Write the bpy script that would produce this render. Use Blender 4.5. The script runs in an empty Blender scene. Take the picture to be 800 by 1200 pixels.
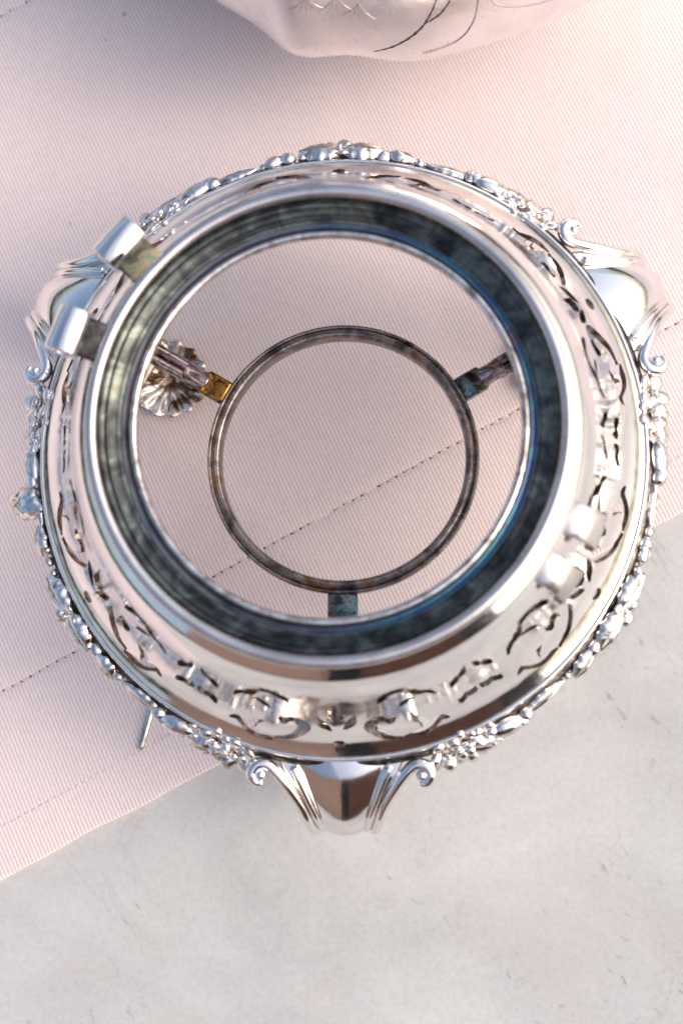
import bpy, bmesh, math, random
from math import sin, cos, pi, radians, sqrt, atan2
from mathutils import Vector, Matrix, Quaternion
from mathutils.geometry import delaunay_2d_cdt
random.seed(7)
SC = bpy.context.scene
COL = SC.collection

# ------------------------------------------------------------------ camera
cd = bpy.data.cameras.new("camera")
cam = bpy.data.objects.new("camera", cd)
COL.objects.link(cam)
cam.location = (0.0334, -0.0759, 0.5263)
cam.rotation_euler = (0.1247, 0.0730, 0.0)
cd.sensor_fit = 'VERTICAL'
cd.sensor_height = 36.0
cd.lens = 50.0
cd.clip_start = 0.01
cd.clip_end = 200
cd.dof.use_dof = True
cd.dof.focus_distance = 0.495
cd.dof.aperture_fstop = 8.0
SC.camera = cam

# ------------------------------------------------------------------ sky, sun, exposure
SUN_EL, SUN_AZ = radians(40), radians(98)      # azimuth clockwise from +Y
w = bpy.data.worlds.new("World")
SC.world = w
w.use_nodes = True
wn = w.node_tree
bg = wn.nodes['Background']
sky = wn.nodes.new('ShaderNodeTexSky')
sky.sky_type = 'NISHITA'
sky.sun_disc = False
sky.sun_elevation = SUN_EL
sky.sun_rotation = SUN_AZ
sky.air_density = 1.0
sky.dust_density = 6.0
sky.ozone_density = 0.85
wn.links.new(sky.outputs[0], bg.inputs[0])
bg.inputs[1].default_value = 0.15
sd = bpy.data.lights.new("sun", 'SUN')
sd.energy = 0.5
sd.angle = radians(130)
sd.color = (1.0, 0.985, 0.965)
sun = bpy.data.objects.new("sun", sd)
COL.objects.link(sun)
sdir = Vector((sin(SUN_AZ) * cos(SUN_EL), cos(SUN_AZ) * cos(SUN_EL), sin(SUN_EL)))
sun.rotation_euler = sdir.to_track_quat('Z', 'Y').to_euler()
sun.location = sdir * 3
SC.view_settings.view_transform = 'Standard'
SC.view_settings.look = 'None'
SC.view_settings.exposure = 0.62
SC.view_settings.gamma = 1.0
SC.cycles.glossy_bounces = 8
SC.cycles.diffuse_bounces = 6
SC.cycles.max_bounces = 14

# ------------------------------------------------------------------ materials
def new_mat(name):
    m = bpy.data.materials.new(name)
    m.use_nodes = True
    return m, m.node_tree, m.node_tree.nodes['Principled BSDF']

def N(nt, typ, **kw):
    n = nt.nodes.new(typ)
    for k, v in kw.items():
        if k in ('op', 'operation'):
            n.operation = v
        else:
            n.inputs[k].default_value = v
    return n

def ramp(nt, fac, stops, interp='LINEAR'):
    r = nt.nodes.new('ShaderNodeValToRGB')
    r.color_ramp.interpolation = interp
    el = r.color_ramp.elements
    while len(el) < len(stops):
        el.new(0.5)
    for e, (p, c) in zip(el, stops):
        e.position = p
        e.color = (c[0], c[1], c[2], 1)
    nt.links.new(fac, r.inputs[0])
    return r

def coords(nt, scale=(1, 1, 1), rot=(0, 0, 0)):
    tc = nt.nodes.new('ShaderNodeTexCoord')
    mp = nt.nodes.new('ShaderNodeMapping')
    mp.inputs['Scale'].default_value = scale
    mp.inputs['Rotation'].default_value = rot
    nt.links.new(tc.outputs['Object'], mp.inputs[0])
    return mp.outputs[0]

def noise(nt, vec, scale, detail=4, rough=0.55, dist=0.0):
    n = nt.nodes.new('ShaderNodeTexNoise')
    n.inputs['Scale'].default_value = scale
    n.inputs['Detail'].default_value = detail
    n.inputs['Roughness'].default_value = rough
    n.inputs['Distortion'].default_value = dist
    nt.links.new(vec, n.inputs['Vector'])
    return n

def mixc(nt, fac, a, b, blend='MIX'):
    m = nt.nodes.new('ShaderNodeMix')
    m.data_type = 'RGBA'
    m.blend_type = blend
    for sock, v in ((0, fac), (6, a), (7, b)):
        if isinstance(v, (int, float)):
            m.inputs[sock].default_value = v
        elif isinstance(v, tuple):
            m.inputs[sock].default_value = (v[0], v[1], v[2], 1)
        else:
            nt.links.new(v, m.inputs[sock])
    return m.outputs[2]

def bump(nt, height, strength, dist):
    b = nt.nodes.new('ShaderNodeBump')
    b.inputs['Strength'].default_value = strength
    b.inputs['Distance'].default_value = dist
    nt.links.new(height, b.inputs['Height'])
    return b.outputs[0]

def metal(name, base, rough, stops=None, nscale=120, nstops=None, dent=0.0006, rough_var=0.12, tint=None):
    """metal with smudges in the gloss, shallow dents and, where asked, tarnish patches"""
    m, nt, p = new_mat(name)
    p.inputs['Metallic'].default_value = 1.0
    v = coords(nt)
    if stops:
        n1 = noise(nt, v, nscale, 6, 0.62, 0.6)
        c = ramp(nt, n1.outputs[0], stops)
        nt.links.new(c.outputs[0], p.inputs['Base Color'])
    else:
        n1 = noise(nt, v, 60, 5, 0.6, 0.3)
        c = ramp(nt, n1.outputs[0], [(0.30, tuple(x * 0.86 for x in base)), (0.62, base)])
        nt.links.new(c.outputs[0], p.inputs['Base Color'])
    n2 = noise(nt, v, 210, 5, 0.7)
    r = nt.nodes.new('ShaderNodeMapRange')
    r.inputs[1].default_value = 0.35
    r.inputs[2].default_value = 0.75
    r.inputs[3].default_value = rough
    r.inputs[4].default_value = rough + rough_var
    nt.links.new(n2.outputs[0], r.inputs[0])
    nt.links.new(r.outputs[0], p.inputs['Roughness'])
    n3 = noise(nt, v, 45, 3, 0.5)
    nt.links.new(bump(nt, n3.outputs[0], 0.35, dent), p.inputs['Normal'])
    return m

SILVER = metal("silver", (0.93, 0.895, 0.87), 0.07, dent=0.0009)
SILVER_CAST = metal("silver_cast", None, 0.13, [(0.34, (0.22, 0.18, 0.155)), (0.44, (0.72, 0.67, 0.63)), (0.6, (0.93, 0.895, 0.87))], 330, dent=0.0012)
SILVER_DULL = metal("silver_dull", None, 0.24, [(0.3, (0.50, 0.46, 0.45)), (0.6, (0.70, 0.66, 0.645)), (0.8, (0.60, 0.53, 0.49))], 60)
FOOT = metal("tarnished_shell", None, 0.17, [(0.36, (0.055, 0.035, 0.018)), (0.47, (0.26, 0.17, 0.10)), (0.54, (0.62, 0.57, 0.54)), (0.62, (0.80, 0.77, 0.74))], 130)
SILVER_OLD = metal("silver_tarnished", None, 0.16, [(0.30, (0.10, 0.08, 0.07)), (0.44, (0.50, 0.45, 0.42)), (0.6, (0.78, 0.74, 0.71))], 160)
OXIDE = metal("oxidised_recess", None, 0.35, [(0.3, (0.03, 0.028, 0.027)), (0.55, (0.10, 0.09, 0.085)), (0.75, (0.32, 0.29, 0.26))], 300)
CUT = metal("cut_edge", None, 0.25, [(0.30, (0.05, 0.035, 0.028)), (0.5, (0.20, 0.14, 0.11)), (0.68, (0.60, 0.54, 0.50))], 220)
SEAT = metal("tarnished_seat", None, 0.30, [(0.30, (0.025, 0.025, 0.027)), (0.42, (0.052, 0.056, 0.058)), (0.52, (0.092, 0.102, 0.10)), (0.60, (0.15, 0.175, 0.165)), (0.68, (0.10, 0.085, 0.062)), (0.76, (0.20, 0.235, 0.22))], 120, rough_var=0.2)
def band_mat():
    m, nt, p = new_mat("heat_tinted_band")
    p.inputs['Metallic'].default_value = 1.0
    p.inputs['Roughness'].default_value = 0.3
    v = coords(nt)
    n1 = noise(nt, v, 45, 5, 0.6, 0.5)
    dull = ramp(nt, n1.outputs[0], [(0.34, (0.05, 0.05, 0.055)), (0.46, (0.12, 0.115, 0.13)), (0.56, (0.18, 0.175, 0.175)), (0.68, (0.10, 0.11, 0.115))])
    tint = ramp(nt, n1.outputs[0], [(0.34, (0.07, 0.08, 0.14)), (0.42, (0.05, 0.09, 0.19)), (0.50, (0.06, 0.16, 0.20)), (0.56, (0.06, 0.075, 0.16)), (0.64, (0.16, 0.11, 0.12)), (0.72, (0.10, 0.15, 0.17))])
    n2 = noise(nt, v, 22, 2, 0.5)
    sx = nt.nodes.new('ShaderNodeSeparateXYZ'); nt.links.new(v, sx.inputs[0])
    mr = nt.nodes.new('ShaderNodeMapRange')
    for i, q in ((1, -0.03), (2, 0.055), (3, 0.0), (4, 0.75)): mr.inputs[i].default_value = q
    nt.links.new(sx.outputs[0], mr.inputs[0])
    ad = nt.nodes.new('ShaderNodeMath'); ad.operation = 'ADD'
    nt.links.new(mr.outputs[0], ad.inputs[0]); nt.links.new(n2.outputs[0], ad.inputs[1])
    f = ramp(nt, ad.outputs[0], [(0.55, (0, 0, 0)), (0.95, (1, 1, 1))])
    nt.links.new(mixc(nt, f.outputs[0], dull.outputs[0], tint.outputs[0]), p.inputs['Base Color'])
    return m
IRID = band_mat()
WIRE = metal("tarnished_ring", None, 0.22, [(0.30, (0.03, 0.025, 0.025)), (0.43, (0.14, 0.12, 0.115)), (0.53, (0.30, 0.265, 0.25)), (0.62, (0.22, 0.12, 0.06)), (0.70, (0.05, 0.05, 0.09)), (0.8, (0.34, 0.30, 0.28))], 95)
GOLD = metal("heat_tinted_gold", None, 0.22, [(0.34, (0.025, 0.02, 0.03)), (0.43, (0.14, 0.055, 0.015)), (0.50, (0.36, 0.18, 0.04)), (0.555, (0.26, 0.13, 0.03)), (0.61, (0.03, 0.07, 0.11)), (0.70, (0.10, 0.05, 0.12))], 300, dent=0.0015)
TEAL = metal("heat_tinted_teal", None, 0.24, [(0.30, (0.02, 0.02, 0.025)), (0.42, (0.06, 0.06, 0.055)), (0.52, (0.20, 0.21, 0.18)), (0.60, (0.03, 0.16, 0.22)), (0.66, (0.03, 0.03, 0.035)), (0.76, (0.40, 0.18, 0.04))], 280, dent=0.0015)
BROWN = metal("tarnished_bar", None, 0.2, [(0.32, (0.03, 0.025, 0.025)), (0.46, (0.16, 0.12, 0.12)), (0.56, (0.38, 0.34, 0.36)), (0.66, (0.22, 0.15, 0.20)), (0.76, (0.20, 0.10, 0.05))], 170)
PINKSIL = metal("kettle_silver", (0.95, 0.915, 0.90), 0.2, dent=0.0008)
ENGRAVE = metal("engraved_line", None, 0.3, [(0.3, (0.10, 0.075, 0.07)), (0.6, (0.26, 0.21, 0.20))], 300)
CHAIN = metal("pale_beading", (0.52, 0.46, 0.44), 0.25)

def marble_mat():
    m, nt, p = new_mat("grey_marble")
    v = coords(nt)
    a = noise(nt, v, 9, 6, 0.62, 0.4)
    base = ramp(nt, a.outputs[0], [(0.32, (0.43, 0.434, 0.436)), (0.5, (0.51, 0.514, 0.516)), (0.66, (0.58, 0.583, 0.584))])
    fine = noise(nt, v, 420, 6, 0.8)
    fr = ramp(nt, fine.outputs[0], [(0.32, (0.84, 0.84, 0.83)), (0.50, (1, 1, 1)), (0.68, (1.08, 1.08, 1.08))])
    c = mixc(nt, 0.75, base.outputs[0], fr.outputs[0], 'MULTIPLY')
    # pinkish warm clouds
    pk = noise(nt, v, 16, 4, 0.6)
    pr = ramp(nt, pk.outputs[0], [(0.5, (0, 0, 0)), (0.72, (0.35, 0.35, 0.35))])
    c = mixc(nt, pr.outputs[0], c, (0.50, 0.445, 0.43))
    # short grey flecks running on the diagonal
    v2 = nt.nodes.new('ShaderNodeMapping')
    v2.inputs['Scale'].default_value = (1.0, 2.3, 1.0)
    nt.links.new(coords(nt, (1, 1, 1), (0, 0, radians(48))), v2.inputs[0])
    v2 = v2.outputs[0]
    fl = noise(nt, v2, 120, 3, 0.55, 0.3)
    gate = noise(nt, v, 14, 3, 0.5)
    mul = nt.nodes.new('ShaderNodeMath'); mul.operation = 'MULTIPLY'
    f1 = ramp(nt, fl.outputs[0], [(0.625, (0, 0, 0)), (0.73, (0.75, 0.75, 0.75))])
    f2 = ramp(nt, gate.outputs[0], [(0.46, (0, 0, 0)), (0.64, (1, 1, 1))])
    nt.links.new(f1.outputs[0], mul.inputs[0]); nt.links.new(f2.outputs[0], mul.inputs[1])
    c = mixc(nt, mul.outputs[0], c, (0.22, 0.22, 0.215))
    # thin broken veins
    vv = noise(nt, v2, 7, 8, 0.66, 1.2)
    ab = nt.nodes.new('ShaderNodeMath'); ab.operation = 'SUBTRACT'; ab.inputs[1].default_value = 0.5
    nt.links.new(vv.outputs[0], ab.inputs[0])
    ab2 = nt.nodes.new('ShaderNodeMath'); ab2.operation = 'ABSOLUTE'
    nt.links.new(ab.outputs[0], ab2.inputs[0])
    vr = ramp(nt, ab2.outputs[0], [(0.0, (0.4, 0.4, 0.4)), (0.010, (0, 0, 0))])
    mul2 = nt.nodes.new('ShaderNodeMath'); mul2.operation = 'MULTIPLY'
    nt.links.new(vr.outputs[0], mul2.inputs[0]); nt.links.new(f2.outputs[0], mul2.inputs[1])
    c = mixc(nt, mul2.outputs[0], c, (0.26, 0.26, 0.26))
    nt.links.new(c, p.inputs['Base Color'])
    p.inputs['Roughness'].default_value = 0.55
    p.inputs['Specular IOR Level'].default_value = 0.3
    nt.links.new(bump(nt, fine.outputs[0], 0.25, 0.0004), p.inputs['Normal'])
    return m

def cloth_mat(rot_deg, period=0.00140):
    m, nt, p = new_mat("pink_twill")
    # object space of the cloth is world aligned; rotate so x runs across the ribs
    v = coords(nt, (1, 1, 1), (0, 0, radians(rot_deg)))
    wob = noise(nt, v, 60, 3, 0.5)
    wv = nt.nodes.new('ShaderNodeTexWave')
    wv.wave_type = 'BANDS'; wv.bands_direction = 'X'; wv.wave_profile = 'SIN'
    wv.inputs['Scale'].default_value = 0.314159 / period
    wv.inputs['Distortion'].default_value = 0.55
    wv.inputs['Detail'].default_value = 2.0
    wv.inputs['Detail Scale'].default_value = 3.0
    nt.links.new(v, wv.inputs['Vector'])
    # the threads that cross each rib
    wv2 = nt.nodes.new('ShaderNodeTexWave')
    wv2.wave_type = 'BANDS'; wv2.bands_direction = 'Y'; wv2.wave_profile = 'SIN'
    wv2.inputs['Scale'].default_value = 0.314159 / 0.00085
    wv2.inputs['Distortion'].default_value = 1.5
    nt.links.new(v, wv2.inputs['Vector'])
    fib = noise(nt, v, 900, 4, 0.7)
    big = noise(nt, v, 12, 4, 0.55)
    base = ramp(nt, big.outputs[0], [(0.25, (0.735, 0.648, 0.655)), (0.75, (0.795, 0.715, 0.71))])
    rib = ramp(nt, wv.outputs[0], [(0.05, (0.83, 0.765, 0.77)), (0.5, (1, 1, 1)), (1.0, (1.06, 1.06, 1.06))])
    c = mixc(nt, 0.85, base.outputs[0], rib.outputs[0], 'MULTIPLY')
    r2 = ramp(nt, wv2.outputs[0], [(0.0, (0.9, 0.88, 0.88)), (0.6, (1.02, 1.02, 1.02))])
    c = mixc(nt, 0.6, c, r2.outputs[0], 'MULTIPLY')
    r3 = ramp(nt, fib.outputs[0], [(0.35, (0.90, 0.88, 0.88)), (0.6, (1.03, 1.03, 1.03))])
    c = mixc(nt, 0.7, c, r3.outputs[0], 'MULTIPLY')
    # a few stray lint specks
    sp = noise(nt, v, 150, 2, 0.5)
    s1 = ramp(nt, sp.outputs[0], [(0.775, (0, 0, 0)), (0.80, (0.6, 0.6, 0.6))])
    c = mixc(nt, s1.outputs[0], c, (0.35, 0.27, 0.25))
    nt.links.new(c, p.inputs['Base Color'])
    p.inputs['Roughness'].default_value = 0.9
    p.inputs['Specular IOR Level'].default_value = 0.15
    p.inputs['Sheen Weight'].default_value = 0.15
    add = nt.nodes.new('ShaderNodeMath'); add.operation = 'ADD'
    sc = nt.nodes.new('ShaderNodeMath'); sc.operation = 'MULTIPLY'; sc.inputs[1].default_value = 0.35
    nt.links.new(wv2.outputs[0], sc.inputs[0])
    nt.links.new(wv.outputs[0], add.inputs[0]); nt.links.new(sc.outputs[0], add.inputs[1])
    nt.links.new(bump(nt, add.outputs[0], 0.3, 0.0003), p.inputs['Normal'])
    return m

def plain(name, col, rough=0.8):
    m, nt, p = new_mat(name)
    v = coords(nt)
    n = noise(nt, v, 30, 4)
    c = ramp(nt, n.outputs[0], [(0.3, tuple(x * 0.8 for x in col)), (0.7, col)])
    nt.links.new(c.outputs[0], p.inputs['Base Color'])
    p.inputs['Roughness'].default_value = rough
    return m

MARBLE = marble_mat()
CLOTH = cloth_mat(-24.5)
STITCH = plain("stitch_red", (0.26, 0.075, 0.085))
THREAD = plain("stitch_pale", (0.72, 0.60, 0.60))

# ------------------------------------------------------------------ helpers
def empty(name, loc=(0, 0, 0)):
    o = bpy.data.objects.new(name, None)
    o.empty_display_size = 0.02
    o.location = loc
    COL.objects.link(o)
    return o

def tag(o, label=None, cat=None, group=None, kind=None):
    if label: o['label'] = label
    if cat: o['category'] = cat
    if group: o['group'] = group
    if kind: o['kind'] = kind
    return o

def mesh_obj(name, verts, faces, mat, parent=None, smooth=True):
    me = bpy.data.meshes.new(name)
    me.from_pydata([tuple(v) for v in verts], [], faces)
    me.materials.append(mat)
    me.validate()
    me.update()
    if smooth:
        me.polygons.foreach_set('use_smooth', [True] * len(me.polygons))
    return link(name, me, parent)

def link(name, me, parent=None):
    o = bpy.data.objects.new(name, me)
    COL.objects.link(o)
    o.parent = parent
    return o

def catmull(P, n=8):
    P = [Vector(p) for p in P]
    Q = [2 * P[0] - P[1]] + P + [2 * P[-1] - P[-2]]
    out = []
    for i in range(1, len(Q) - 2):
        a, b, c, d = Q[i - 1:i + 3]
        for k in range(n):
            t = k / n
            out.append(0.5 * (2 * b + (c - a) * t + (2 * a - 5 * b + 4 * c - d) * t * t + (3 * b - a - 3 * c + d) * t ** 3))
    out.append(P[-1])
    return out

def revolve(name, prof, mat, parent, seg=256, closed=False, ph0=0.0, ph1=2 * pi):
    verts, faces = [], []
    full = abs(ph1 - ph0 - 2 * pi) < 1e-6
    n = len(prof)
    cols = seg if full else seg + 1
    for j in range(cols):
        a = ph0 + (ph1 - ph0) * j / seg
        for (r, z) in prof:
            verts.append((r * cos(a), r * sin(a), z))
    for j in range(seg):
        j2 = (j + 1) % cols
        for i in range(n if closed else n - 1):
            i2 = (i + 1) % n
            faces.append((j * n + i, j * n + i2, j2 * n + i2, j2 * n + i))
    return mesh_obj(name, verts, faces, mat, parent)

def tube_geo(path, rad, seg=10, caps=True, V=None, F=None):
    """tube along a list of points; rad a number or list"""
    V = [] if V is None else V
    F = [] if F is None else F
    path = [Vector(p) for p in path]
    n = len(path)
    base = len(V)
    up = Vector((0, 0, 1))
    prev = None
    for i, p in enumerate(path):
        t = (path[min(i + 1, n - 1)] - path[max(i - 1, 0)]).normalized()
        if prev is None:
            s = t.cross(up)
            if s.length < 1e-4: s = t.cross(Vector((1, 0, 0)))
            s.normalize()
        else:
            s = (prev - t * prev.dot(t)).normalized()
        prev = s
        b = t.cross(s)
        r = rad[i] if isinstance(rad, (list, tuple)) else rad
        for k in range(seg):
            a = 2 * pi * k / seg
            V.append(p + (s * cos(a) + b * sin(a)) * r)
    for i in range(n - 1):
        for k in range(seg):
            k2 = (k + 1) % seg
            F.append((base + i * seg + k, base + i * seg + k2, base + (i + 1) * seg + k2, base + (i + 1) * seg + k))
    if caps:
        F.append(tuple(base + k for k in range(seg))[::-1])
        F.append(tuple(base + (n - 1) * seg + k for k in range(seg)))
    return V, F

def blob_geo(c, ax, V, F, nu=10, nv=6):
    """ellipsoid: ax = three axis vectors (already scaled)"""
    b0 = len(V)
    c = Vector(c)
    for j in range(nv + 1):
        th = pi * j / nv
        for i in range(nu):
            a = 2 * pi * i / nu
            V.append(c + ax[0] * (sin(th) * cos(a)) + ax[1] * (sin(th) * sin(a)) + ax[2] * cos(th))
    for j in range(nv):
        for i in range(nu):
            i2 = (i + 1) % nu
            F.append((b0 + j * nu + i, b0 + (j + 1) * nu + i, b0 + (j + 1) * nu + i2, b0 + j * nu + i2))

def box_geo(M, sx, sy, sz, V, F, bev=0.12):
    """softened box in frame M (4x4)"""
    bm = bmesh.new()
    bmesh.ops.create_cube(bm, size=1.0)
    for v in bm.verts:
        v.co = Vector((v.co.x * sx, v.co.y * sy, v.co.z * sz))
    bmesh.ops.bevel(bm, geom=bm.edges[:], offset=min(sx, sy, sz) * bev * 2, segments=2, affect='EDGES', profile=0.6)
    bm.transform(M)
    b0 = len(V)
    bm.verts.index_update()
    for v in bm.verts: V.append(v.co.copy())
    for f in bm.faces: F.append(tuple(b0 + v.index for v in f.verts))
    bm.free()

def polar(r, deg, z):
    a = radians(deg)
    return Vector((r * cos(a), r * sin(a), z))

# ================================================================== SETTING
# marble table top
V, F = [], []
box_geo(Matrix.Translation((0, 0.1, -0.0150)), 2.4, 2.2, 0.03, V, F, 0.08)
tag(mesh_obj("marble_tabletop", V, F, MARBLE, None, smooth=False), "pale grey marble table top with faint darker flecks", "table top", kind="structure")

# pink cloth: a folded napkin lying on the marble, rotated so that its hem runs up to the right
E0 = Vector((-0.13120, -0.14579))
TH = radians(28.4)
EU = Vector((cos(TH), sin(TH)))
EV = Vector((-sin(TH), cos(TH)))

def cloth_z(u, v):
    z = 0.0015
    z += 0.0008 * math.exp(-((u - 0.10 + 0.35 * (v - 0.2)) / 0.007) ** 2) + 0.0006 * math.exp(-((u + 0.02 - 0.5 * (v - 0.2)) / 0.006) ** 2) - 0.0004 * math.exp(-((u - 0.235 - 0.1 * v) / 0.008) ** 2)
    z += 0.0008 * sin(u * 24 + 2.0 * sin(v * 13)) * sin(v * 23 + 1.3) + 0.0002 * sin(u * 70 + v * 45)
    if v < 0.018: z += 0.0004                       # doubled hem
    elif v < 0.030: z += 0.0004 * (0.030 - v) / 0.012
    z -= 0.00042 * math.exp(-((v - 0.0614) / 0.0011) ** 2)   # pulled-in stitch lines
    z -= 0.00042 * math.exp(-((v - 0.2995) / 0.0011) ** 2)
    return max(z, 0.0004)

us = [-0.35 + 1.0 * i / 200 for i in range(201)]
vs = sorted(set([round(0.0005 + x * 0.0025, 5) for x in range(8)] + [0.0, 0.018, 0.019, 0.020, 0.0215] +
                [0.0025 + 0.0025 * x for x in range(8, 200)] +
                [0.0614 + d for d in (-0.0016, -0.0008, 0, 0.0008, 0.0016)] + [0.2995 + d for d in (-0.0016, -0.0008, 0, 0.0008, 0.0016)]))
V, F = [], []
def edge_wob(u): return 0.0005 * sin(u * 60) + 0.0003 * sin(u * 171 + 1)
for v in vs:
    for u in us:
        vv = v + (edge_wob(u) * max(0, 1 - v / 0.03))
        p = E0 + EU * u + EV * vv
        V.append((p.x, p.y, cloth_z(u, v)))
nu_, nv_ = len(us), len(vs)
for j in range(nv_ - 1):
    for i in range(nu_ - 1):
        a = j * nu_ + i
        F.append((a, a + 1, a + nu_ + 1, a + nu_))
# border skirt down to the marble so that the cloth has thickness
b0 = len(V)
rim_i = [i for i in range(nu_)]
for k in rim_i:
    x, y, z = V[k]
    p = Vector((x, y)) - EV * 0.0004
    V.append((p.x, p.y, z - 0.0005))
    V.append((p.x + EV.x * 0.0002, p.y + EV.y * 0.0002, 0.0001))
for i in range(nu_ - 1):
    F.append((i + 1, i, b0 + 2 * i, b0 + 2 * (i + 1)))
    F.append((b0 + 2 * (i + 1), b0 + 2 * i, b0 + 2 * i + 1, b0 + 2 * (i + 1) + 1))
cloth = mesh_obj("pink_cloth", V, F, CLOTH)
tag(cloth, "pale pink ribbed twill cloth with dotted stitch lines under the silver stand", "cloth")
for vline, name, n0, n1 in ((0.0614, "stitch_row", -20, 110), (0.2995, "stitch_row", -20, 110)):
    V, F = [], []
    V2, F2 = [], []
    for k in range(n0, n1):
        u = k * 0.0037 + random.uniform(-0.0003, 0.0003)
        vj = vline + random.uniform(-0.0002, 0.0002)
        if random.random() < 0.06: continue
        p = E0 + EU * u + EV * vj
        z = cloth_z(u, vline)
        s = random.uniform(0.8, 1.15)
        a = TH + random.uniform(-0.5, 0.5)
        d = Vector((cos(a), sin(a), 0)); e = Vector((-sin(a), cos(a), 0))
        blob_geo((p.x, p.y, z + 0.0001), (d * 0.00054 * s, e * 0.00042 * s, Vector((0, 0, 0.0002))), V, F, 8, 4)
        q = p + EU * 0.00185
        blob_geo((q.x, q.y, z + 0.00012), (Vector((EU.x, EU.y, 0)) * 0.0012, Vector((EV.x, EV.y, 0)) * 0.00034, Vector((0, 0, 0.0002))), V2, F2, 8, 4)
    tag(mesh_obj("needle_holes", V, F, STITCH, cloth), kind="stuff")
    tag(mesh_obj("stitch_thread", V2, F2, THREAD, cloth), kind="stuff")
V, F = [], []
for k in range(-30, 140):
    u = k * 0.0030
    p = E0 + EU * u + EV * 0.0172
    blob_geo((p.x, p.y, cloth_z(u, 0.0172) + 0.00002), (Vector((EU.x, EU.y, 0)) * 0.0011, Vector((EV.x, EV.y, 0)) * 0.0003, Vector((0, 0, 0.00018))), V, F, 8, 4)
tag(mesh_obj("hem_thread", V, F, THREAD, cloth), kind="stuff")

# ================================================================== KETTLE STAND
ST = empty("kettle_stand", (0, 0, 0))
tag(ST, "round silver kettle stand with open ring top, pierced sides and three scrolled legs", "kettle stand")

PROF = [(.0675, .1275), (.0705, .1257), (.0738, .1228), (.0766, .1175), (.0792, .1100), (.0818, .1020),
        (.0848, .0938), (.0880, .0868), (.0912, .0818), (.0942, .0787), (.0966, .0768)]
pr = catmull([(a, b, 0) for a, b in PROF], 12)
S = [0.0]
for a, b in zip(pr, pr[1:]): S.append(S[-1] + (b - a).length)

def surf(s):
    """arc length -> (r, z, nr, nz)"""
    s = min(max(s, 0), S[-1])
    lo, hi = 0, len(S) - 1
    while hi - lo > 1:
        mid = (lo + hi) // 2
        if S[mid] <= s: lo = mid
        else: hi = mid
    t = (s - S[lo]) / (S[hi] - S[lo])
    p = pr[lo].lerp(pr[hi], t)
    def tan(i): return (pr[min(i + 1, len(pr) - 1)] - pr[max(i - 1, 0)]).normalized()
    tg = tan(lo).lerp(tan(hi), t).normalized()
    return p.x, p.y, -tg.y, tg.x      # outward normal of a downward/outward running tangent

MMD = 1.48          # mm per degree in the flat layout
def stroke(pts, width, head=0.25, tail=0.25):
    width *= 2.05
    """closed outline (mm) of a brush stroke along points (deg, mm)"""
    c = catmull([(a * MMD, b, 0) for a, b in pts], 7)
    n = len(c)
    L, R_ = [], []
    for i, p in enumerate(c):
        t = (c[min(i + 1, n - 1)] - c[max(i - 1, 0)]).normalized()
        nn = Vector((-t.y, t.x, 0))
        q = i / (n - 1)
        wv = width * 0.5 * max(0.16, min(1.0, q / head if head else 1, (1 - q) / tail if tail else 1)) ** 0.6
        L.append(p + nn * wv); R_.append(p - nn * wv)
    return [(p.x, p.y) for p in L + R_[::-1]]

def oval(a, b, rx, ry, n=18):
    return [(a * MMD + rx * cos(2 * pi * i / n), b + ry * sin(2 * pi * i / n)) for i in range(n)]

half = [
    stroke([(0.9, 47.5), (2.6, 43.5), (4.5, 36.5)], 1.9, 0.5, 0.3),
    stroke([(13.2, 55.2), (9.2, 53.0), (6.2, 46), (7.6, 39.8), (10.6, 40.5), (11.2, 45.2)], 2.3, 0.4, 0.15),
    stroke([(12.6, 54.9), (17.2, 53.8), (20.2, 49.8), (22.3, 51.2)], 1.7, 0.2, 0.3),
    stroke([(17.4, 53.0), (17.0, 48.5), (14.8, 46.0)], 1.5, 0.2, 0.3),
    stroke([(8.4, 27.5), (10.6, 21.5), (13.2, 19.2), (16.4, 20.6), (18.0, 26.5), (20.4, 29), (22.0, 34.5)], 1.9, 0.12, 0.25),
    stroke([(13.0, 34.5), (15.4, 30.0), (17.6, 28.5)], 1.4, 0.3, 0.3),
    stroke([(24.9, 33.5), (26.6, 27.8), (28.0, 26.4), (29.2, 20.5)], 1.6, 0.18, 0.35),
    stroke([(24.9, 47), (26.6, 42.5), (28.6, 43.5), (29.2, 38.5)], 1.8, 0.18, 0.3),
]
centre = [oval(0, 54.6, 2.0, 1.7), stroke([(0, 26), (0, 34), (0, 44)], 2.8, 0.9, 0.15)]
SEAM = 53.5            # degrees; no opening lies on this meridian
holes = []
for k in range(6):
    c0 = ((30 + 60 * k - SEAM) % 360) * MMD
    jit = random.uniform(-0.3, 0.3)
    for poly in centre: holes.append([(c0 + x, y + jit) for x, y in poly])
    for poly in half:
        for sg in (1, -1):                       # hand-sawn: no two openings quite alike
            mx = sum(p[0] for p in poly) / len(poly); my = sum(p[1] for p in poly) / len(poly)
            f = random.uniform(0.82, 1.0); dy = random.uniform(-0.7, 0.7); a_ = random.uniform(-0.10, 0.10)
            q = []
            for x, y in poly:
                x1, y1 = (x - mx) * f, (y - my) * f
                q.append((c0 + sg * (mx + x1 * cos(a_) - y1 * sin(a_)), my + x1 * sin(a_) + y1 * cos(a_) + jit + dy))
            holes.append(q)
W = 360 * MMD
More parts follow.
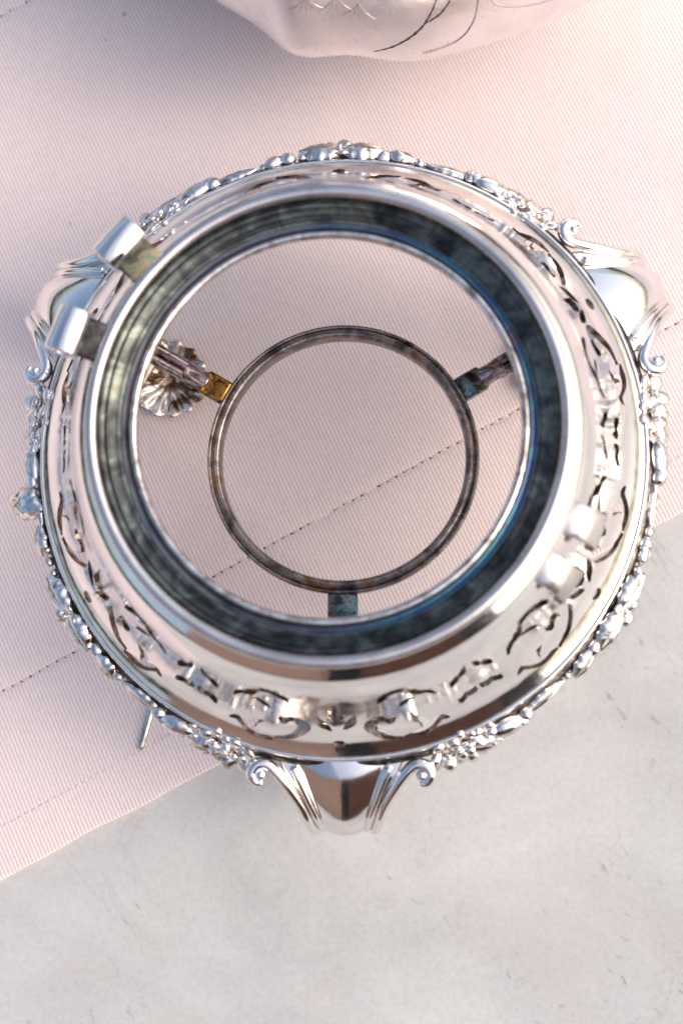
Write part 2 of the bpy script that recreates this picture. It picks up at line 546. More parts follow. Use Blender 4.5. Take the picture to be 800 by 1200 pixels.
# wrap any outline that starts left of the seam
holes2 = []
for h in holes:
    cx = sum(p[0] for p in h) / len(h)
    sh = W if cx < 0 else (-W if cx > W else 0)
    holes2.append([(x + sh, y) for x, y in h])
SM = S[-1] * 1000
NPH, NS = 300, 56
pts = []
for j in range(NPH + 1):
    for i in range(NS + 1):
        pts.append(Vector((W * j / NPH, SM * i / NS)))
he = []
for h in holes2:
    b = len(pts); n = len(h)
    pts += [Vector(p) for p in h]
    he += [(b + i, b + (i + 1) % n) for i in range(n)]
ov, oe, of_, _, _, off = delaunay_2d_cdt(pts, he, [], 0, 1e-5)
bins = {}
for h in holes2:
    xs = [p[0] for p in h]; ys = [p[1] for p in h]
    rec = (min(xs), max(xs), min(ys), max(ys), h)
    for k in range(int(rec[0] // 5), int(rec[1] // 5) + 1): bins.setdefault(k, []).append(rec)
def in_hole(x, y):
    for x0, x1, y0, y1, h in bins.get(int(x // 5), ()):
        if x < x0 or x > x1 or y < y0 or y > y1: continue
        wn_ = 0
        for (ax, ay), (bx, by) in zip(h, h[1:] + h[:1]):
            if ay <= y < by and (bx - ax) * (y - ay) - (x - ax) * (by - ay) > 0: wn_ += 1
            elif by <= y < ay and (bx - ax) * (y - ay) - (x - ax) * (by - ay) < 0: wn_ -= 1
        if wn_: return True
    return False
keep = []
for f in of_:
    c = (ov[f[0]] + ov[f[1]] + ov[f[2]]) / 3
    if not in_hole(c.x, c.y): keep.append(f)
# merge the seam
idx = {}
remap = []
for i, p in enumerate(ov):
    x = p.x
    if abs(x - W) < 1e-3: x = 0.0
    key = (round(x, 3), round(p.y, 3))
    idx.setdefault(key, i)
    remap.append(idx[key])
TH_W = 0.0019
WALL = []
VV, NN, FF = [], [], []
def spt(p, off):
    r, z, nr, nz = surf(p.y / 1000)
    a = radians(p.x / MMD + SEAM)
    return Vector(((r + nr * off) * cos(a), (r + nr * off) * sin(a), z + nz * off)), Vector((nr * cos(a), nr * sin(a), nz))
used = sorted(set(remap[i] for f in keep for i in f))
o_i, i_i = {}, {}
for i in used:
    p, n = spt(ov[i], 0)
    o_i[i] = len(VV); VV.append(p); NN.append(n)
for i in used:
    p, n = spt(ov[i], -TH_W)
    i_i[i] = len(VV); VV.append(p); NN.append(-n)
ec = {}
for f in keep:
    g = [remap[i] for i in f]
    if len(set(g)) < 3: continue
    FF.append(tuple(o_i[i] for i in g))
    FF.append(tuple(i_i[i] for i in g[::-1]))
    for a, b in zip(g, g[1:] + g[:1]):
        ec[(a, b)] = ec.get((a, b), 0) + 1
for (a, b) in list(ec):
    if (b, a) in ec: continue
    pa, pb = ov[a], ov[b]
    q = [VV[o_i[a]], VV[o_i[b]], VV[i_i[b]], VV[i_i[a]]]
    nrm = (q[2] - q[0]).cross(q[1] - q[0])
    if nrm.length < 1e-14: continue
    nrm.normalize()
    k = len(VV)
    for c in q: VV.append(c); NN.append(nrm)
    FF.append((k, k + 3, k + 2, k + 1)); WALL.append(len(FF) - 1)
me = bpy.data.meshes.new("pierced_gallery")
me.from_pydata([tuple(v) for v in VV], [], FF)
me.materials.append(SILVER)
me.materials.append(CUT)
me.update()
for fi in WALL: me.polygons[fi].material_index = 1
# make the face direction agree with the analytic normals
bm = bmesh.new(); bm.from_mesh(me); bm.verts.ensure_lookup_table()
for f in bm.faces:
    n = sum((NN[v.index] for v in f.verts), Vector())
    if f.normal.dot(n) < 0: f.normal_flip()
bm.to_mesh(me); bm.free()
me.polygons.foreach_set('use_smooth', [True] * len(me.polygons))
me.normals_split_custom_set_from_vertices([tuple(n) for n in NN])
gallery = link("pierced_gallery", me, ST)
tag(gallery, "polished silver wall pierced with scrolls and dots")

# base moulding and dark oxidised strip under the edge
revolve("edge_moulding", catmull([(.0966, .0766, 0), (.0971, .0770, 0), (.0977, .0768, 0), (.0981, .0760, 0), (.0981, .0750, 0), (.0976, .0742, 0), (.0965, .0740, 0), (.0952, .0750, 0)], 5) and
        [(p.x, p.y) for p in catmull([(.0966, .0766, 0), (.0971, .0770, 0), (.0977, .0768, 0), (.0981, .0760, 0), (.0981, .0750, 0), (.0976, .0742, 0), (.0965, .0740, 0), (.0952, .0750, 0)], 5)], SILVER, ST, 300, True)
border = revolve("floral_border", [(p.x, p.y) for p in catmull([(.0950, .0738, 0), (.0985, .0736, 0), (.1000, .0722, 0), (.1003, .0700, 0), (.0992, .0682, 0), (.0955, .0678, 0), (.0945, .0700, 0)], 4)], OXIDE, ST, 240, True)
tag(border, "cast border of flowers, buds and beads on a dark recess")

# rim: rolled lip, dark seat, bright inner edge
lip = []
for k in range(20):
    a = 2 * pi * k / 20
    lip.append((.0682 + .0019 * cos(a), .1284 + .0019 * sin(a)))
rim = revolve("rim_lip", lip, SILVER_DULL, ST, 256, True)
seat_p = catmull([(.0668, .1288, 0), (.0663, .1270, 0), (.0654, .1259, 0), (.0646, .1256, 0), (.0641, .1260, 0), (.0636, .1256, 0), (.0626, .1250, 0), (.0619, .1243, 0), (.0615, .1245, 0), (.0610, .1239, 0), (.0600, .1236, 0)], 4)
under = [(.0600, .1226), (.0640, .1244), (.0660, .1258), (.0672, .1268)]
seat = revolve("kettle_seat", [(p.x, p.y) for p in seat_p] + under, SEAT, ST, 256, True)
tag(seat, "blackened grey-green seat inside the rim")
ir = catmull([(.0602, .1237, 0), (.0590, .1234, 0), (.0581, .1238, 0), (.0577, .1243, 0)], 5)
band = [(p.x, p.y) for p in ir] + [(.0577, .1228), (.0602, .1228)]
tag(revolve("tinted_band", band, IRID, ST, 256, True), "narrow inner band heat-tinted grey, purple and blue")
il = []
for k in range(16):
    a = 2 * pi * k / 16
    il.append((.0568 + .0013 * cos(a), .1237 + .0016 * sin(a)))
revolve("inner_lip", il, SILVER_OLD, ST, 256, True)

# burner ring
rp = catmull([(.0404, .0600, 0), (.0403, .0640, 0), (.0407, .0662, 0), (.0418, .0668, 0), (.0430, .0661, 0), (.0433, .0650, 0),
              (.0438, .0655, 0), (.0445, .0655, 0), (.0449, .0646, 0), (.0449, .0612, 0), (.0444, .0592, 0), (.0425, .0590, 0)], 4)
ring = revolve("burner_ring", [(p.x, p.y) for p in rp], WIRE, ST, 200, True)
tag(ring, "tarnished brown ring held inside by three arms")

LEGS = (270, 30, 150)
for deg, mt, barm, lab in ((270, TEAL, TEAL, "dark teal heat-stained arm"), (30, TEAL, BROWN, "dark green and brown stained arm"), (150, GOLD, BROWN, "gold and purple heat-stained arm")):
    M = Matrix.Rotation(radians(deg), 4, 'Z')
    # block soldered to the ring
    V, F = [], []
    wb = 0.0098 if deg == 270 else 0.0082
    box_geo(M @ Matrix.Translation((.0490, 0, .0628)), .0092, wb, .0052, V, F, 0.10)
    arm = mesh_obj("ring_arm", V, F, mt, ST)
    tag(arm, lab)
    # waisted neck and grooved bar running out to the leg
    V, F = [], []
    path = [(.0530, 0, .0626), (.0555, 0, .0634), (.0580, 0, .0636), (.0600, 0, .0632)]
    tube_geo([M @ Vector(p) for p in catmull(path, 5)], [0.0036 - 0.0004 * sin(pi * k / 15) for k in range(16)], 14, True, V, F)
    mesh_obj("neck", V, F, barm, arm)
    for s in (-1, 1):
        V, F = [], []
        path = [(.0590, s * .0017, .0630), (.068, s * .0018, .0632), (.080, s * .0018, .0648), (.096, s * .0018, .0690)]
        tube_geo([M @ Vector(p) for p in catmull(path, 5)], 0.0019, 12, True, V, F)
        mesh_obj("bar", V, F, BROWN, arm)

# legs ---------------------------------------------------------------
leg_path = catmull([(.0925, 0, .0728), (.0985, 0, .0716), (.1050, 0, .0692), (.1120, 0, .0648), (.1180, 0, .0590), (.1212, 0, .0520),
                    (.1205, 0, .0440), (.1150, 0, .0335), (.1060, 0, .0235), (.0980, 0, .0155), (.0925, 0, .0095), (.0890, 0, .0050)], 6)
leg_w = catmull([(.0205, 0, 0), (.0195, 0, 0), (.0168, 0, 0), (.0140, 0, 0), (.0116, 0, 0), (.0100, 0, 0), (.0088, 0, 0), (.0078, 0, 0), (.0068, 0, 0), (.0064, 0, 0), (.0070, 0, 0), (.0078, 0, 0)], 6)
NU = 40
def leg_mesh():
    V, F = [], []
    n = len(leg_path)
    frames = []
    for i, p in enumerate(leg_path):
        t = (leg_path[min(i + 1, n - 1)] - leg_path[max(i - 1, 0)]).normalized()
        nn = Vector((-t.z, 0, t.x))
        if nn.z < 0 and i < 10: nn = -nn
        frames.append((p, nn, leg_w[i].x))
    # keep the normal pointing to the outside of the knee
    for i in range(1, n):
        if frames[i][1].dot(frames[i - 1][1]) < 0:
            frames[i] = (frames[i][0], -frames[i][1], frames[i][2])
    def offs(u):
        au = abs(u)
        h = 0.0022 * (1 - (au / 0.70) ** 2) if au < 0.70 else 0.0
        return h
    for (p, nn, wd) in frames:
        for k in range(NU + 1):
            u = -1 + 2 * k / NU
            sc = min(1.0, wd / 0.011)
            V.append(p + Vector((0, 1, 0)) * (u * wd) + nn * offs(u) * sc)
    for (p, nn, wd) in frames:
        for k in range(NU + 1):
            u = -1 + 2 * k / NU
            V.append(p + Vector((0, 1, 0)) * (u * wd * 0.985) - nn * 0.0016)
    m = NU + 1
    o2 = n * m
    for i in range(n - 1):
        for k in range(NU):
            a = i * m + k
            F.append((a, a + 1, a + m + 1, a + m))
            F.append((o2 + a + 1, o2 + a, o2 + a + m, o2 + a + m + 1))
        a = i * m
        F.append((a, a + m, o2 + a + m, o2 + a))
        a = i * m + NU
        F.append((a + m, a, o2 + a, o2 + a + m))
    for i in (0, n - 1):
        for k in range(NU):
            a = i * m + k
            F.append((a + 1, a, o2 + a, o2 + a + 1) if i == 0 else (a, a + 1, o2 + a + 1, o2 + a))
    me = bpy.data.meshes.new("leg")
    me.from_pydata([tuple(v) for v in V], [], F)
    bm = bmesh.new(); bm.from_mesh(me)
    bmesh.ops.recalc_face_normals(bm, faces=bm.faces)
    bm.to_mesh(me); bm.free()
    me.materials.append(SILVER)
    me.polygons.foreach_set('use_smooth', [True] * len(me.polygons))
    return me

def zpath(x):
    for u, v in zip(leg_path, leg_path[1:]):
        if u.x <= x <= v.x: return u.z + (v.z - u.z) * (x - u.x) / (v.x - u.x)
    return leg_path[0].z

def volute_mesh(side):
    """rolled edge of the leg: runs up from the ankle and curls outwards into a hook round a ball"""
    V, F = [], []
    xy = [(.1060, .0172), (.1018, .0203), (.0990, .0234), (.0992, .0266), (.1018, .0283), (.1045, .0272), (.1050, .0249)]
    up = []
    for k, q in enumerate(xy):
        up.append((q[0], q[1] * side, zpath(q[0]) + .0012 + .0002 * k))
    low = []
    for i in (60, 54, 48, 42, 36, 30, 24, 18):
        p = leg_path[i]
        low.append((p.x, side * leg_w[i].x * .97, p.z + .0006))
    path = catmull(low + up, 6)
    n = len(path)
    rad = [0.0010 + 0.0009 * min(1, i / (n * 0.55)) - (0.0007 * max(0, (i - n * 0.86) / (n * 0.14))) for i in range(n)]
    tube_geo(path, rad, 12, True, V, F)
    c = Vector((.1024, side * .0254, zpath(.1024) + .0022))
    blob_geo(c, (Vector((.0019, 0, 0)), Vector((0, .0019, 0)), Vector((0, 0, .0018))), V, F, 12, 8)
    # fine second ridge inside it
    low2 = []
    for i in (60, 54, 48, 42, 36, 30, 24, 18, 12, 8):
        p = leg_path[i]
        low2.append((p.x - .0004, side * (leg_w[i].x * .97 - .0030 * min(1, leg_w[i].x / .011)), p.z + .0012))
    path = catmull(low2, 6)
    tube_geo(path, [0.0006 + 0.0006 * min(1, i / (len(path) * .5)) for i in range(len(path))], 10, True, V, F)
    return V, F

def shell_foot():
    V, F = [], []
    nr_, na = 14, 144
    for j in range(nr_ + 1):
        rho = j / nr_
        for i in range(na):
            a = 2 * pi * i / na
            sc = 1 + 0.045 * cos(14 * a) * rho
            R_ = 0.0150 * rho * sc
            z = 0.0022 + 0.0062 * rho ** 2.2 - 0.0010 * rho ** 8 + 0.0011 * cos(14 * a) * min(1, max(0, rho - 0.25) * 2.2) * (1 if rho < 0.93 else 0.3)
            V.append(Vector((R_ * cos(a), R_ * 0.96 * sin(a), z)))
    m = len(V)
    for j in range(nr_ + 1):
        for i in range(na):
            v = V[j * na + i]
            V.append(Vector((v.x * 0.98, v.y * 0.98, max(0.0012, v.z - 0.0013))))
    for j in range(nr_):
        for i in range(na):
            i2 = (i + 1) % na
            F.append((j * na + i, (j + 1) * na + i, (j + 1) * na + i2, j * na + i2))
            F.append((m + j * na + i, m + j * na + i2, m + (j + 1) * na + i2, m + (j + 1) * na + i))
    for i in range(na):
        i2 = (i + 1) % na
        a = nr_ * na
        F.append((a + i, m + a + i, m + a + i2, a + i2))
    return V, F

def curl_mesh():
    V, F = [], []
    for side in (-1, 1):
        c = Vector((.1085, side * .0128, .0475))
        path = []
        for k in range(26):
            q = k / 25
            a = radians(200 - 480 * q)
            R_ = 0.0040 * (1 - q) + 0.0009
            path.append(c + Vector((R_ * cos(a), side * R_ * sin(a), 0.001 * q)))
        tube_geo(path, 0.0009, 8, True, V, F)
        tube_geo([c + Vector((-.0038, 0, 0)), c + Vector((-.002, -side * .004, .001)), c + Vector((.001, -side * .006, .002))], 0.0011, 8, True, V, F)
    return V, F

lm = leg_mesh()
vm = []
for s in (-1, 1):
    v_, f_ = volute_mesh(s)
    o = mesh_obj("volute", v_, f_, SILVER, None); vm.append(o.data); bpy.data.objects.remove(o)
v_, f_ = shell_foot()
o = mesh_obj("foot", v_, f_, FOOT, None); fm = o.data; bpy.data.objects.remove(o)
v_, f_ = curl_mesh()
o = mesh_obj("curl", v_, f_, SILVER, None); cm = o.data; bpy.data.objects.remove(o)
v_, f_ = [], []
tube_geo(catmull([(.0900, 0, .0090), (.0860, 0, .0060), (.0825, 0, .0048)], 5), 0.0042, 12, True, v_, f_)
for deg in LEGS:
    lg = link("leg", lm, ST)
    lg.rotation_euler = (0, 0, radians(deg))
    for m_ in vm:
        link("scrolled_edge", m_, lg)
    link("side_curl", cm, lg)
    ft = link("shell_foot", fm, lg)
    ft.location = (.0815 if deg == 150 else .0885, 0, 0.0008)
    ft.rotation_euler = (0, radians(-4), 0)

# cast border pieces --------------------------------------------------
def keep_mesh(name, V, F, mat):
    o = mesh_obj(name, V, F, mat, None)
    m = o.data
    bpy.data.objects.remove(o)
    return m

def flower_mesh(petals, size):
    V, F = [], []
    X, Y, Z = Vector((1, 0, 0)), Vector((0, 1, 0)), Vector((0, 0, 1))
    for k in range(petals):
        a = 2 * pi * k / petals + 0.3
        d = X * cos(a) + Y * sin(a); e = -X * sin(a) + Y * cos(a)
        blob_geo(d * size * 0.60 + Z * size * 0.08, (d * size * 0.50 + Z * size * 0.20, e * size * 0.44, Z * size * 0.22), V, F, 10, 6)
    blob_geo(Z * size * 0.30, (X * size * 0.20, Y * size * 0.20, Z * size * 0.18), V, F, 10, 6)
    return keep_mesh("flower", V, F, SILVER_CAST)

def leaf_mesh(length, width, curl, ribs=4):
    V, F = [], []
    nu, nv = 16, 8
    for i in range(nu + 1):
        q = i / nu
        wd = width * (sin(pi * min(1, q * 0.93 + 0.05)) ** 0.75) * (1 + 0.13 * cos(q * ribs * 2 * pi))
        for j in range(nv + 1):
            s = -1 + 2 * j / nv
            z = width * 0.65 * (1 - s * s) - width * 0.28 * math.exp(-(s / 0.22) ** 2) + curl * q * q
            V.append(Vector(((q - 0.5) * length, s * wd, z * (0.35 + 0.65 * sin(pi * min(1, q + 0.08))))))
    m = len(V)
    for v in V[:m]: V.append(Vector((v.x, v.y, -0.0008)))
    c = nv + 1
    for i in range(nu):
        for j in range(nv):
            a = i * c + j
            F.append((a, a + c, a + c + 1, a + 1))
            F.append((m + a, m + a + 1, m + a + c + 1, m + a + c))
        F.append((i * c, m + i * c, m + (i + 1) * c, (i + 1) * c))
        F.append((i * c + nv, (i + 1) * c + nv, m + (i + 1) * c + nv, m + i * c + nv))
    for j in range(nv):
        F.append((j, j + 1, m + j + 1, m + j))
        a = nu * c + j
        F.append((a + 1, a, m + a, m + a + 1))
    return keep_mesh("leaf", V, F, SILVER_CAST)

def bead_mesh(r):
    V, F = [], []
    blob_geo((0, 0, 0), (Vector((r, 0, 0)), Vector((0, r, 0)), Vector((0, 0, r))), V, F, 10, 7)
    return keep_mesh("bead", V, F, SILVER_CAST)

def bud_mesh(l, w_):
    V, F = [], []
    blob_geo((0, 0, 0), (Vector((l, 0, 0)), Vector((0, w_, 0)), Vector((0, 0, w_ * 0.8))), V, F, 14, 10)
    blob_geo((l * 0.75, 0, w_ * 0.1), (Vector((l * 0.5, 0, 0)), Vector((0, w_ * 0.6, 0)), Vector((0, 0, w_ * 0.6))), V, F, 10, 6)
    blob_geo((-l * 0.8, w_ * 0.3, 0), (Vector((l * 0.4, 0, 0)), Vector((0, w_ * 0.5, 0)), Vector((0, 0, w_ * 0.5))), V, F, 10, 6)
    return keep_mesh("bud", V, F, SILVER_CAST)

FL5, FL6 = flower_mesh(5, 0.0061), flower_mesh(6, 0.0050)
LF1, LF2, LF3 = leaf_mesh(0.0150, 0.0044, 0.0020), leaf_mesh(0.0120, 0.0038, 0.0010, 3), leaf_mesh(0.0160, 0.0030, 0.0005, 5)
BD = bead_mesh(0.0020)
BUD = bud_mesh(0.0060, 0.0036)

def put(name, me, deg, r, z, tilt=50, spin=0, scale=1.0):
    """local z points outward and up, local x runs along the edge"""
    o = link(name, me, border)
    a = radians(deg)
    rad = Vector((cos(a), sin(a), 0)); tan = Vector((-sin(a), cos(a), 0)); up = Vector((0, 0, 1))
    n = (rad * cos(radians(tilt)) + up * sin(radians(tilt)))
    x = tan
    y = n.cross(x)
    M = Matrix((x, y, n)).transposed().to_4x4()
    M.translation = polar(r, deg, z)
    M = M @ Matrix.Rotation(radians(spin), 4, 'Z')
    s = scale if isinstance(scale, tuple) else (scale,) * 3
    M = M @ Matrix.Diagonal((*s, 1))
    o.matrix_world = M
    return o

rj = lambda a: random.uniform(-a, a)
for li, base in enumerate(LEGS):
    for s in (-1, 1):
        put("flower", FL5, base + s * 19.6 + rj(.4), .1012, .0716, 48, rj(60), 1.05 + rj(.08))
        put("flower", FL6, base + s * 23.4 + rj(.4), .0998, .0736, 55, rj(60), 1.0 + rj(.1))
        put("flower", FL6, base + s * 23.0 + rj(.4), .1028, .0702, 30, rj(60), 1.0 + rj(.1))
        put("leaf", LF2, base + s * 17.0, .1035, .0690, 25, 60 * s + rj(15), .75)
        put("leaf", LF2, base + s * 26.2, .1026, .0704, 40, rj(20) + (180 if s < 0 else 0), 1.0)
        put("flower", FL5, base + s * 27.0 + rj(.4), .1006, .0722, 45, rj(60), 0.78 + rj(.08))
        put("bud", BUD, base + s * 31.4 + rj(.4), .1015, .0718, 42, rj(10) + (180 if s < 0 else 0), (1.1, 1, 1))
        put("leaf", LF2, base + s * (47.5 + rj(2)), .1018, .0716, 40, rj(25) + (180 if s < 0 else 0), .8 + rj(.15))
        put("bead", BD, base + s * 35.0, .1013, .0716, 42, 0, 1.4)
        put("leaf", LF3, base + s * 39.4, .1009, .0718, 42, rj(4) + (180 if s < 0 else 0), (1.0, .8, .8))
        d = 45.0
        while d < 54.5:
            k = random.choice((0.55, 0.8, 1.0, 1.3, 0.9))
            put("bead", BD, base + s * d, .1010 + rj(.0004), .0716 + rj(.0006), 40, rj(30), (k * random.uniform(.9, 1.5), k, k))
            d += 2.2 * (0.6 + 0.5 * k)
    # middle cluster halfway to the next leg
    mid = base + 60
    put("leaf", LF1, mid - 3.7, .1018, .0722, 50, 8, 1.0)
    put("leaf", LF1, mid + 3.7, .1018, .0722, 50, 172, 1.0)
    put("flower", FL5, mid + .2, .1026, .0722, 45, 20, 0.8)
    put("bead", BD, mid - .9, .1046, .0698, 30, 0, 1.2)
    put("bead", BD, mid + 1.6, .1042, .0698, 30, 0, 1.0)
# the leaf that stands out from the left edge
put("leaf", LF1, 188.2, .1045, .0700, 62, 65, (1.05, 1.15, 1.3))
put("bead", BD, 187.0, .1022, .0712, 40, 0, 1.5)

# hinge knuckles ------------------------------------------------------
def knuckle(deg, r, z, length, rad, r_in, z_in, tongue_mat, lab=None, flat=1.0):
    rt = polar(1, deg, 0); tn = Vector((-rt.y, rt.x, 0)); up = Vector((0, 0, 1))
    c = polar(r, deg, z)
    V, F = [], []
    seg = 28
    prof = [(-.5, rad * .94), (-.46, rad), (.46, rad), (.5, rad * .94), (.5, rad * .62), (.47, rad * .58), (-.47, rad * .58), (-.5, rad * .62)]
    for k in range(seg):
        a = 2 * pi * k / seg
        for (q, R_) in prof:
            V.append(c + tn * (q * length) + (rt * cos(a) + up * sin(a)) * R_)
    m = len(prof)
    for k in range(seg):
        k2 = (k + 1) % seg
        for i in range(m):
            i2 = (i + 1) % m
            F.append((k * m + i, k * m + i2, k2 * m + i2, k2 * m + i))
    o = mesh_obj("hinge_knuckle", V, F, SILVER, ST)
    if lab: tag(o, lab)
    p0 = polar(r_in, deg, z_in); p1 = c - rt * rad * 0.75 + up * rad * 0.2
    d = (p1 - p0)
    V, F = [], []
    x = d.normalized(); y = tn; zz = x.cross(y)
    M = Matrix((x, y, zz)).transposed().to_4x4(); M.translation = (p0 + p1) / 2
    box_geo(M, d.length + .002, length * 0.86, 0.0026, V, F, 0.15)
    mesh_obj("hinge_tongue", V, F, tongue_mat, o)

TONGUE = metal("tarnished_tongue", None, 0.25, [(0.30, (0.06, 0.055, 0.05)), (0.44, (0.18, 0.15, 0.10)), (0.54, (0.36, 0.29, 0.16)), (0.64, (0.13, 0.22, 0.17)), (0.76, (0.16, 0.10, 0.14))], 230)
knuckle(138.3, .0815, .1270, .0138, .0054, .0695, .1262, TONGUE)
knuckle(159.6, .0805, .1270, .0138, .0054, .0690, .1262, OXIDE)
def lug(deg):
    """square tab bent out from under the rim, with a rolled end"""
    rt = polar(1, deg, 0); tn = Vector((-rt.y, rt.x, 0))
    V, F = [], []
    ln = .0098
    prof = catmull([(.0715, 0, .1232), (.0760, 0, .1226), (.0800, 0, .1205), (.0835, 0, .1165), (.0846, 0, .1135), (.0838, 0, .1112), (.0815, 0, .1110)], 5)
    n = len(prof)
    for side in (0, 1):
        for i, p in enumerate(prof):
            t = (prof[min(i + 1, n - 1)] - prof[max(i - 1, 0)]).normalized()
            nn = Vector((-t.z, 0, t.x))
            if nn.z < 0 and i < n * .6: nn = -nn
            q = p - nn * (.0016 * side)
            for e in (-.5, -.46, .46, .5):
                z = q.z - (.0004 if abs(e) == .5 and not side else 0)
                V.append(rt * q.x + tn * (e * ln) + Vector((0, 0, z)))
    m = 4; o2 = n * m
    for i in range(n - 1):
        for k in range(3):
            a = i * m + k
            F.append((a, a + 1, a + m + 1, a + m)); F.append((o2 + a + 1, o2 + a, o2 + a + m, o2 + a + m + 1))
        a = i * m; F.append((a, a + m, o2 + a + m, o2 + a))
        a = i * m + 3; F.append((a + m, a, o2 + a, o2 + a + m))
    for i in (0, n - 1):
        for k in range(3):
            a = i * m + k; F.append((a, a + 1, o2 + a + 1, o2 + a))
    bm = bmesh.new()
    o = mesh_obj("hinge_lug", V, F, SILVER_DULL, ST)
    bm.from_mesh(o.data); bmesh.ops.recalc_face_normals(bm, faces=bm.faces); bm.to_mesh(o.data); bm.free()
    o.data.set_sharp_from_angle(angle=radians(50))
    V, F = [], []
    tube_geo([rt * .0825 + tn * (-.006) + Vector((0, 0, .1140)), rt * .0825 + tn * .006 + Vector((0, 0, .1140))], .0016, 12, True, V, F)
    mesh_obj("lug_pin", V, F, SILVER_OLD, o)
lug(-21.6)
lug(-33.8)

# ================================================================== LOOSE PIN
V, F = [], []
pe, pt = Vector((-.0791, -.0975, .0025)), Vector((-.0700, -.0655, .0025))
tube_geo([pe, pe.lerp(pt, .03), pe.lerp(pt, .5), pt], [.0009, .0013, .0013, .0013], 14, True, V, F)
pin = mesh_obj("hinge_pin", V, F, SILVER_OLD)
tag(pin, "thin silver rod lying on the pink cloth, half under the stand", "pin")

# ================================================================== KETTLE (top of the picture)
KX, KY = .0235, .2585
kettle = empty("silver_kettle", (KX, KY, 0))
tag(kettle, "lobed silver kettle with engraving standing on the cloth behind the stand", "kettle")
def kr(a):
    d = math.degrees(a) % 360
    r = .1180
    for c in range(6):
        cc = 251 + 60 * c
        x = (d - cc + 180) % 360 - 180
        r += .0060 * math.exp(-(x / 6.2) ** 2)
        x2 = (d - cc - 18 + 180) % 360 - 180
        r += .0028 * math.exp(-(x2 / 9.0) ** 2)
        x3 = (d - cc - 42 + 180) % 360 - 180
        r += .0004 * math.exp(-(x3 / 8.0) ** 2)
    return r
kz = [(.45, .004), (.52, .004), (.56, .010), (.62, .016), (.80, .028), (.93, .046), (.985, .058), (1.0, .066), (.997, .077), (.985, .089), (.958, .101), (.90, .112), (.80, .120), (.66, .126), (.5, .130), (.46, .134), (.40, .138), (.25, .142), (.08, .144), (.0, .1445)]
kp = catmull([(a, 0, b) for a, b in kz], 6)
def kpt(a, f, z, off=0.0):
    b = min(1, max(0, (f - .45) / .4))
    r = f * (.1165 + (kr(a) - .1165) * b) + off
    return Vector((r * cos(a), r * sin(a), z))
V, F = [], []
na = 360
for j in range(na):
    a = 2 * pi * j / na
    for p in kp: V.append(kpt(a, p.x, p.z))
m = len(kp)
for j in range(na):
    j2 = (j + 1) % na
    for i in range(m - 1):
        F.append((j * m + i, j2 * m + i, j2 * m + i + 1, j * m + i + 1))
mesh_obj("kettle_body", V, F, PINKSIL, kettle)

def kline(pts_, rad, mat, name, n=8):
    """line on the kettle: points (azimuth degrees, z)"""
    path = []
    for q in catmull([(a, 0, .066 + (z - .05) * .85) for a, z in pts_], n):
        # invert the profile for z above the bulge
        f = None
        for u, v in zip(kp, kp[1:]):
            if u.z >= .066 - 1e-9 and u.z <= q.z <= v.z and v.z > u.z:
                t = (q.z - u.z) / (v.z - u.z); f = u.x + (v.x - u.x) * t; break
        if f is None: f = 1.0
        path.append(kpt(radians(q.x), f, q.z, 0.0001))
    k = len(path)
    V, F = [], []
    rr = [rad * (0.7 + 0.3 * sin(i * 2.3)) * (0.15 + 0.85 * sin(pi * min(1, max(0, (i + 1) / (k + 1))))) for i in range(k)]
    tube_geo(path, rr, 8, True, V, F)
    return mesh_obj(name, V, F, mat, kettle)

kline([(264, .052), (268, .060), (271.5, .070), (273.5, .080), (275, .092)], .00045, ENGRAVE, "engraved_branch")
kline([(272.2, .073), (275, .078), (277.5, .088)], .0004, ENGRAVE, "engraved_twig")
for pts_ in ([(272, .0515), (277.5, .056), (280, .066), (281, .080), (281.5, .09)], [(282, .088), (284, .074), (290, .066), (298, .063), (304, .060)]):
    # beaded swag
    path = []
    V, F = [], []
    for q in catmull([(a, 0, .066 + (z - .05) * .85) for a, z in pts_], 26):
        f = 1.0
        for u, v in zip(kp, kp[1:]):
            if u.z >= .066 - 1e-9 and u.z <= q.z <= v.z and v.z > u.z:
                t = (q.z - u.z) / (v.z - u.z); f = u.x + (v.x - u.x) * t; break
        c = kpt(radians(q.x), f, q.z, .0001)
        blob_geo(c, (Vector((.0003, 0, 0)), Vector((0, .0003, 0)), Vector((0, 0, .0003))), V, F, 6, 4)
    mesh_obj("beaded_swag", V, F, CHAIN, kettle)
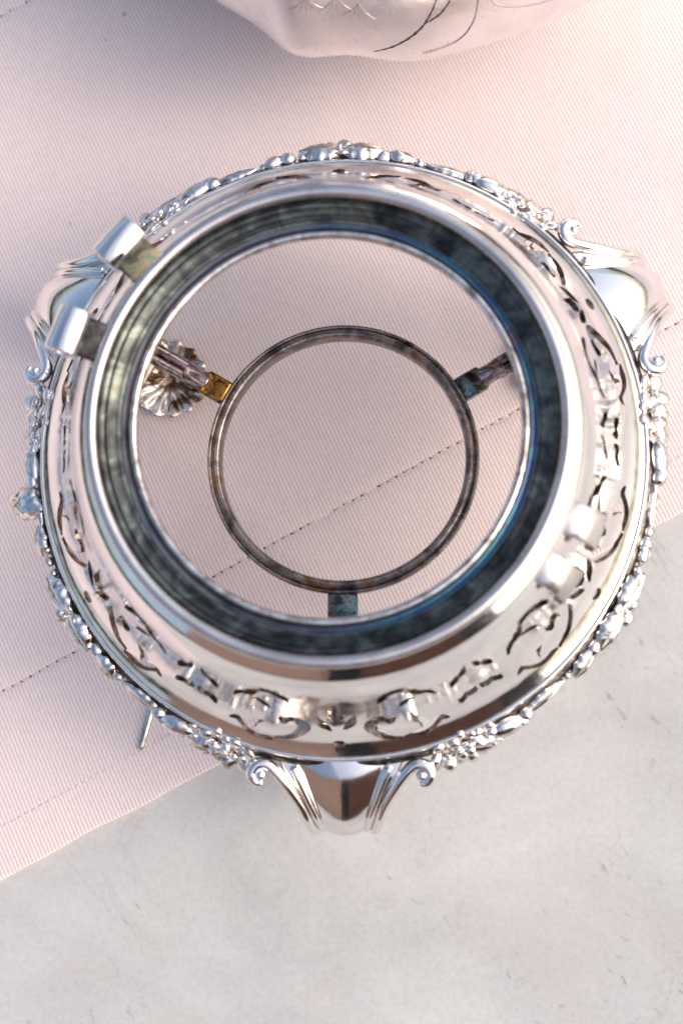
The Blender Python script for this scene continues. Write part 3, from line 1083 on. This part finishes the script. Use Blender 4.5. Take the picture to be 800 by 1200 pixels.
# engraved leaf sprays
for az, z0 in ((258.5, .079), (262.0, .076), (254, .080)):
    for k in range(5):
        da = -2.4 + 1.2 * k
        kline([(az, z0 + .008), (az + da * .5, z0 + .003), (az + da * 1.15, z0 - .003 + abs(da) * .0012)], .00018, CHAIN, "engraved_leaf", 5)
V, F = [], []
for k in range(9):
    a = radians(249.0 + (k % 3) * 1.1); z = .078 + (k // 3) * .004
    c = kpt(a, .955 - (z - .078) * 3, z + .02, .0006)
    rr = random.uniform(.0012, .0019)
    blob_geo(c, (Vector((rr, 0, 0)), Vector((0, rr, 0)), Vector((0, 0, rr * .7))), V, F, 8, 5)
mesh_obj("cast_ornament", V, F, SILVER_OLD, kettle)

# ================================================================== BRICK WALL and added stand-ins for the photographer (seen only mirrored in the silver)
def brick_mat():
    m, nt, p = new_mat("brown_brick")
    v = coords(nt, (1, 1, 1), (radians(90), 0, 0))
    b = nt.nodes.new('ShaderNodeTexBrick')
    b.inputs['Scale'].default_value = 4.0
    b.inputs['Color1'].default_value = (0.27, 0.115, 0.065, 1)
    b.inputs['Color2'].default_value = (0.20, 0.085, 0.05, 1)
    b.inputs['Mortar'].default_value = (0.05, 0.035, 0.028, 1)
    b.inputs['Mortar Size'].default_value = 0.03
    nt.links.new(v, b.inputs['Vector'])
    nt.links.new(b.outputs[0], p.inputs['Base Color'])
    p.inputs['Roughness'].default_value = 0.9
    return m
BRICK = brick_mat()
PEACH = plain("peach_skin_standin", (0.74, 0.46, 0.33))  # unseen panel added for its peach reflection, standing in for the photographer's skin
DARK_STANDIN = plain("dark_clothing_standin", (0.012, 0.011, 0.010), 0.5)  # unseen panels added for black reflections, in place of the photographer's dark clothing
wall = empty("wall_and_standins", (0, -1.5, -0.8))
tag(wall, "brown brick wall with added peach and dark stand-in panels mirrored in the silver", "wall")
for nm, x0, x1, mt in (("skin_standin", -1.35, -0.12, PEACH), ("clothing_standin", -0.12, 0.10, DARK_STANDIN), ("brickwork", 0.10, 0.95, BRICK), ("clothing_standin", 0.95, 1.45, DARK_STANDIN)):
    V, F = [], []
    box_geo(Matrix.Translation(((x0 + x1) / 2, 0, 1.05)), x1 - x0 - 0.004, 0.12 + (0.02 if mt is BRICK else 0), 2.1, V, F, 0.02)
    mesh_obj(nm, V, F, mt, wall, smooth=False)
